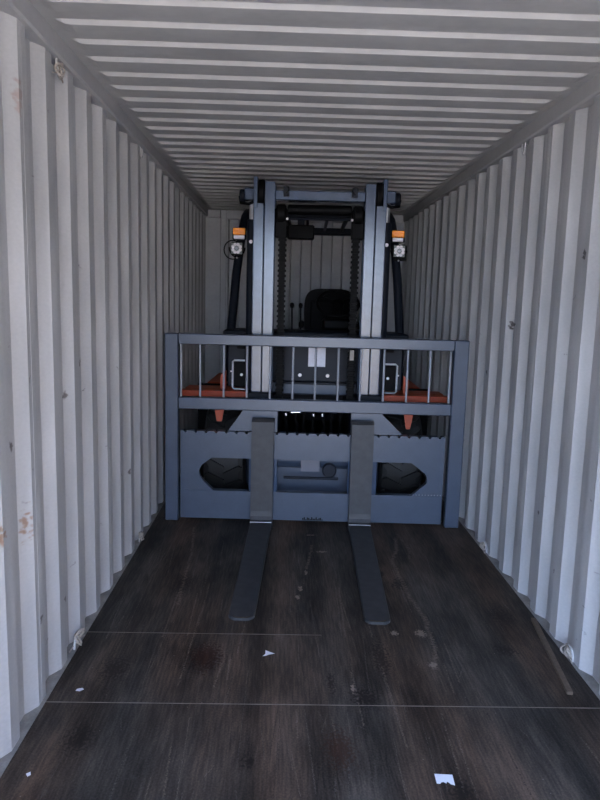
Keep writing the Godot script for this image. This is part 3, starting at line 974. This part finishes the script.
func chassis(t: Node3D) -> void:
	wheel(t, "front_wheel", -0.855, -0.52, 0.41, -0.62)
	wheel(t, "front_wheel", 0.52, 0.855, 0.41, -0.62)
	wheel(t, "rear_wheel", -0.80, -0.55, 0.34, -2.55)
	wheel(t, "rear_wheel", 0.55, 0.80, 0.34, -2.55)
	var st := mb()
	cyl(st, axis_x(Vector3(0, 0.41, -0.62)), 0.13, -0.54, 0.54, 20, 0.02)
	build(st, "front_axle", M.slate, t)
	for s in [-1.0, 1.0]:
		# fender: arched sheet over the wheel with a flat front lip
		var f := base("fender", Vector3(s * 0.78, 0, -0.62), t)
		var outl := []
		var inn := []
		for k in 13:
			var a := deg_to_rad(58 + 94.0 * k / 12)
			outl.append(Vector2(cos(a) * 0.62, minf(sin(a) * 0.51 + 0.43, 0.932)))
			inn.push_front(Vector2(cos(a) * 0.595, minf(sin(a) * 0.51 + 0.43, 0.932) - 0.028))
		var poly := PackedVector2Array(outl + inn)
		# (u along z, v up) extruded across x
		var q := Transform3D(Basis(Vector3(0, 0, 1), Vector3(0, 1, 0), Vector3(-1, 0, 0)), Vector3.ZERO)
		st = mb()
		extrude(st, poly, -0.255, 0.255, q)
		build(st, "arch", M.orange, f)
		st = mb()
		bx(st, -0.255, 0.255, 0.895, 0.938, 0.27, 0.30, 0.004)
		build(st, "front_lip", M.orange, f)
		st = mb()
		bx(st, -0.255, 0.255, 0.934, 0.942, 0.22, 0.305, 0.003)
		build(st, "tread_plate", M.orange, f)
		st = mb()
		var cx: float = -0.045 * s
		extrude(st, v2([cx - 0.055, 0.91, cx + 0.055, 0.91, cx + 0.006, 0.62, cx - 0.006, 0.62]), 0.27, 0.30)
		build(st, "mud_flap_bracket", M.orange, f)
		st = mb()
		bx(st, cx - 0.022, cx + 0.022, 0.93, 1.04, 0.02, 0.08, 0.004)
		extrude(st, v2([cx - 0.022, 1.035, cx + 0.022, 1.035, cx + 0.022 * s * -1.0, 1.075]), 0.02, 0.08)
		build(st, "step_upright", M.orange, f)
		st = mb()
		bx(st, -0.245, 0.245, 0.30, 0.90, -0.50, -0.47, 0.004)
		build(st, "mud_flap", M.black, f)
		# frame side
		st = mb()
		bx(st, s * 0.28, s * 0.50, 0.25, 0.92, -2.2, -0.45, 0.02)
		build(st, "side_frame", M.slate, t)
		st = mb()
		bx(st, s * 0.50, s * 0.98, 0.42, 0.90, -2.0, -1.15, 0.03)
		build(st, "side_tank", M.orange, t)
	# front cowl: centre sheet, its foot, and the two wings that carry the headlamps
	st = mb()
	bx(st, -0.46, 0.46, 1.0, 1.36, -0.62, -0.56, 0.01)
	build(st, "cowl", M.slate, t)
	st = mb()
	bx(st, -0.34, 0.34, 0.90, 1.0, -0.62, -0.52, 0.01)
	build(st, "cowl_foot", M.blue, t)
	st = mb()
	bx(st, -0.30, 0.30, 0.985, 1.005, -0.60, -0.50, 0.004)
	build(st, "cowl_ledge", M.slate, t)
	for x in [-0.118, 0.105]:
		st = mb()
		cyl(st, axis_z(Vector3(x, 1.055, -0.56)), 0.015, 0.0, 0.016, 12)
		build(st, "cowl_bolt", M.white_lens, t)
	for x in [-0.020, 0.050]:
		st = mb()
		bx(st, x - 0.034, x + 0.034, 1.125 , 1.30, -0.5595, -0.5565, 0.0005)
		build(st, "paper_notice", M.paper, t)
	st = mb()
	bx(st, 0.255, 0.285, 1.215, 1.29, -0.20, -0.195, 0.0)
	build(st, "chain_tag", M.strap, t)
	st = mb()
	bx(st, -0.74, 0.74, 1.355, 1.40, -1.05, -0.55, 0.015)
	build(st, "dash_top", M.guard, t)
	for s in [-1.0, 1.0]:
		st = mb()
		bx(st, s * 0.46, s * 0.70, 0.95, 1.36, -0.62, -0.53, 0.012)
		build(st, "cowl_wing", M.slate, t)
		var h := base("headlamp", Vector3(s * 0.578, 1.052, -0.50), t)
		st = mb()
		bx(st, -0.062, 0.062, -0.10, 0.10, -0.03, 0.0, 0.006)
		build(st, "housing", M.black, h)
		st = mb()
		var ring := []
		for c in [[-0.11, -0.115], [-0.122, -0.103], [-0.122, 0.103], [-0.11, 0.115], [0.06, 0.115], [0.074, 0.103], [0.074, -0.103], [0.06, -0.115]]:
			ring.append(Vector3(c[0] * s, c[1], 0.012))
		tube(st, ring, 0.0075, 8, true)
		build(st, "guard_frame", M.frame, h)
		for c in [-0.04 * s, 0.005 * s]:
			st = mb()
			lathe(st, [Vector2(0.0, 0.0), Vector2(0.012, 0.0), Vector2(0.010, 0.006), Vector2(0, 0.010)], axis_z(Vector3(c, 0.0, 0.0)), 12)
			build(st, "lens", M.reflector, h)
		st = mb()
		bx(st, s * 0.655, s * 0.675, 1.068, 1.080, -0.53, -0.52, 0.002)
		build(st, "marker_clip", M.white_lens, t)
		st = mb()
		bx(st, s * 0.50, s * 0.62, 1.26, 1.285, -0.53, -0.47, 0.005)
		build(st, "wing_bracket", M.black, t)
	# hood, counterweight
	st = mb()
	bx(st, -0.48, 0.48, 0.60, 1.12, -2.3, -1.35, 0.05)
	build(st, "engine_hood", M.slate, t)
	st = mb()
	bx(st, -0.90, 0.90, 0.35, 1.15, -3.15, -2.92, 0.06)
	bx(st, -0.90, 0.90, 0.72, 1.15, -2.95, -2.22, 0.05)
	bx(st, -0.52, 0.52, 0.30, 0.8, -2.95, -2.22, 0.03)
	build(st, "counterweight", M.slate, t)
	st = mb()
	bx(st, -0.5, 0.5, 0.42, 0.52, -1.5, -0.6, 0.01)
	build(st, "floor_plate", M.black, t)

func guard_and_cab(t: Node3D) -> void:
	var g := base("overhead_guard", Vector3.ZERO, t)
	for s in [-1.0, 1.0]:
		var st := mb()
		tube(st, [Vector3(s * 0.72, 0.95, -0.86), Vector3(s * 0.712, 1.40, -0.90), Vector3(s * 0.685, 1.85, -0.98), Vector3(s * 0.648, 2.20, -1.05), Vector3(s * 0.625, 2.34, -1.10), Vector3(s * 0.61, 2.385, -1.17), Vector3(s * 0.60, 2.40, -1.28)], 0.037, 12)
		build(st, "front_pillar", M.guard, g)
		st = mb()
		tube(st, [Vector3(s * 0.62, 1.05, -2.65), Vector3(s * 0.61, 1.8, -2.62), Vector3(s * 0.60, 2.30, -2.55), Vector3(s * 0.60, 2.39, -2.45), Vector3(s * 0.60, 2.40, -1.28)], 0.034, 12)
		build(st, "rear_pillar", M.guard, g)
	var st := mb()
	bx(st, -0.63, 0.63, 2.345, 2.40, -1.22, -1.14, 0.01)
	build(st, "front_beam", M.guard, g)
	st = mb()
	bx(st, -0.60, 0.60, 2.34, 2.41, -2.56, -2.46, 0.01)
	build(st, "rear_beam", M.guard, g)
	for k in 6:
		st = mb()
		var x := -0.45 + k * 0.18
		bx(st, x - 0.012, x + 0.012, 2.375, 2.425, -2.5, -1.18, 0.004)
		build(st, "roof_slat", M.guard, g)
	# black box hanging under the front beam
	var b := base("display_box", Vector3(-0.145, 2.225, -1.05), t)
	st = mb()
	bx(st, -0.115, 0.115, -0.062, 0.058, -0.07, 0.03, 0.012)
	build(st, "case", M.black, b)
	st = mb()
	bx(st, -0.03, 0.03, 0.05, 0.16, -0.09, -0.06, 0.004)
	build(st, "bracket", M.guard, b)
	# seat
	var s0 := base("driver_seat", Vector3(0.15, 1.15, -1.75), t)
	st = mb()
	bx(st, -0.25, 0.25, 0.0, 0.14, -0.25, 0.28, 0.045)
	build(st, "cushion", M.seat, s0)
	st = mb()
	var outl := PackedVector2Array()
	for k in 21:
		var a := PI * k / 20.0
		outl.append(Vector2(0.255 * signf(cos(a)) * pow(absf(cos(a)), 0.45), 0.38 + 0.24 * pow(sin(a), 0.6)))
	outl.append(Vector2(-0.24, 0.10))
	outl.append(Vector2(0.24, 0.10))
	extrude(st, outl, -0.30, -0.17)
	build(st, "backrest", M.seat, s0)
	st = mb()
	bx(st, -0.19, 0.19, 0.2, 0.5, -0.18, -0.14, 0.03)
	build(st, "back_pad", M.seat, s0)
	for s in [-1.0, 1.0]:
		st = mb()
		bx(st, s * 0.25, s * 0.30, 0.24, 0.30, -0.22, 0.12, 0.02)
		build(st, "armrest", M.seat, s0)
	# steering wheel on its column
	var w := base("steering_wheel", Vector3(0.20, 1.63, -1.28), t)
	var tilt := Basis(Vector3(1, 0, 0), deg_to_rad(38))
	var pts := []
	for k in 28:
		var a := TAU * k / 28
		pts.append(tilt * Vector3(cos(a) * 0.185, 0, sin(a) * 0.185))
	st = mb()
	tube(st, pts, 0.016, 8, true)
	build(st, "rim", M.black, w)
	st = mb()
	cyl(st, Transform3D(tilt, Vector3.ZERO), 0.055, -0.03, 0.02, 18, 0.01)
	build(st, "hub", M.black, w)
	for k in 3:
		var a := TAU * k / 3 + PI / 2
		st = mb()
		tube(st, [tilt * Vector3(cos(a) * 0.04, 0, sin(a) * 0.04), tilt * Vector3(cos(a) * 0.18, 0, sin(a) * 0.18)], 0.012, 6)
		build(st, "spoke", M.black, w)
	st = mb()
	bx(st, 0.06, 0.31, 1.40, 1.50, -1.25, -1.05, 0.03)
	tube(st, [Vector3(0.185, 1.10, -1.02), Vector3(0.20, 1.61, -1.27)], 0.05, 14)
	build(st, "steering_column", M.black, t)
	for x in [-0.20, -0.125]:
		var l := base("control_lever", Vector3(x, 1.42, -1.0), t)
		st = mb()
		tube(st, [Vector3(0, -0.02, 0), Vector3(-0.004, 0.17, 0.02)], 0.007, 8)
		build(st, "stem", M.black, l)
		st = mb()
		lathe(st, [Vector2(0, -0.028), Vector2(0.013, -0.02), Vector2(0.019, 0.0), Vector2(0.016, 0.018), Vector2(0, 0.026)], axis_y(Vector3(-0.004, 0.185, 0.02)), 14, 1)
		build(st, "knob", M.black, l)

func lamps(t: Node3D) -> void:
	for s in [-1.0, 1.0]:
		var sx := 0.657 if s < 0 else 0.666
		var yo := -0.005 if s < 0 else 0.005
		# turn signal: amber over white lens in a black shell
		var n := base("turn_signal", Vector3(s * sx, 2.145 + yo, -0.92), t)
		var st := mb()
		bx(st, -0.058, 0.058, -0.002, 0.098, -0.05, 0.0, 0.008)
		build(st, "shell", M.black, n)
		st = mb()
		bx(st, -0.052, 0.052, 0.036, 0.094, -0.005, 0.022, 0.010)
		build(st, "amber_lens", M.amber, n)
		st = mb()
		for k in 3: bx(st, -0.045, 0.045, 0.045 + k * 0.016, 0.050 + k * 0.016, 0.021, 0.025, 0.001)
		build(st, "lens_ribs", M.amber, n)
		st = mb()
		bx(st, -0.045, 0.045, 0.002, 0.035, -0.005, 0.018, 0.008)
		build(st, "white_lens", M.white_lens, n)
		# square LED work lamp below on a hoop bracket
		var w := base("work_lamp", Vector3(s * sx + (-0.018 if s < 0 else 0.014), 2.070 + yo, -0.90), t)
		st = mb()
		box(st, Vector3(0, 0, -0.035), Vector3(0.108, 0.108, 0.06), 0.014)
		build(st, "housing", M.black, w)
		st = mb()
		box(st, Vector3(0, 0, -0.002), Vector3(0.094, 0.094, 0.012), 0.010)
		build(st, "face", M.lamp_grey, w)
		for k in 8:
			var a := TAU * k / 8 + PI / 8
			st = mb()
			lathe(st, [Vector2(0.004, 0.003), Vector2(0.0135, 0.006), Vector2(0.0145, 0.010), Vector2(0.010, 0.013), Vector2(0.0, 0.014)], axis_z(Vector3(cos(a) * 0.033, sin(a) * 0.033, 0.0)), 12)
			build(st, "led_cup", M.white_lens, w)
		st = mb()
		cyl(st, axis_z(Vector3(0, 0, 0.004)), 0.013, 0.0, 0.004, 12)
		build(st, "led_centre", M.bare, w)
		st = mb()
		var hoop := []
		for k in 17:
			var a := PI * (1.0 + k / 16.0)
			hoop.append(Vector3(cos(a) * 0.066, sin(a) * 0.080 + 0.01, -0.03))
		tube(st, hoop, 0.006, 6)
		build(st, "hoop_bracket", M.black, w)
		st = mb()
		cyl(st, axis_z(Vector3(0, -0.076, -0.03)), 0.008, 0.0, 0.012, 10)
		build(st, "bracket_bolt", M.bare, w)
		if s < 0:
			# black cable loop behind it
			st = mb()
			var loop := []
			for k in 24:
				var a := TAU * k / 24
				loop.append(Vector3(-0.04 + cos(a) * 0.074, -0.008 + sin(a) * 0.078, -0.07))
			tube(st, loop, 0.0055, 6, true)
			build(st, "cable_loop", M.black, w)
		else:
			st = mb()
			box(st, Vector3(0.02, -0.012, -0.075), Vector3(0.105, 0.13, 0.02), 0.006)
			build(st, "cover", M.black, w)

# ----------------------------------------------------------------
func _ready() -> void:
	# camera
	var cam := Camera3D.new()
	cam.name = "camera"
	add_child(cam)
	cam.position = Vector3(-0.2145, 1.653, 0.0)
	cam.rotation_order = EULER_ORDER_YXZ
	cam.rotation = Vector3(-0.14673, -0.02442, 0.02596)
	cam.fov = rad_to_deg(2.0 * atan(400.0 / 677.0))
	cam.near = 0.05
	cam.far = 200.0
	cam.current = true
	# bright overcast sky, reaching in only through the open end behind the camera
	var env := Environment.new()
	var sm := ProceduralSkyMaterial.new()
	sm.sky_top_color = Color(0.46, 0.61, 0.86)
	sm.sky_horizon_color = Color(0.77, 0.84, 0.94)
	sm.sky_curve = 0.35
	sm.ground_bottom_color = Color(0.45, 0.44, 0.43)
	sm.ground_horizon_color = Color(0.60, 0.60, 0.60)
	sm.sun_angle_max = 0.0
	var sky := Sky.new()
	sky.sky_material = sm
	env.background_mode = Environment.BG_SKY
	env.sky = sky
	env.background_energy_multiplier = 3.0
	env.ambient_light_source = Environment.AMBIENT_SOURCE_SKY
	env.tonemap_mode = Environment.TONE_MAPPER_LINEAR
	env.tonemap_exposure = 7.2
	env.sdfgi_enabled = true
	env.ssao_enabled = true
	env.ssil_enabled = true
	# sun standing behind the container: it lights the concrete yard outside the open end, never the inside
	var sun := DirectionalLight3D.new()
	sun.name = "sun"
	sun.light_color = Color(1.0, 0.96, 0.92)
	sun.light_energy = SUN
	sun.light_angular_distance = 0.5
	sun.shadow_enabled = true
	add_child(sun)
	sun.look_at_from_position(Vector3(-5.0, 11.0, -4.0), Vector3.ZERO, Vector3.UP)
	var we := WorldEnvironment.new()
	we.name = "environment"
	we.environment = env
	add_child(we)
	rng.seed = 1
	make_materials()
	build_container()
	build_forklift()
	build_litter()
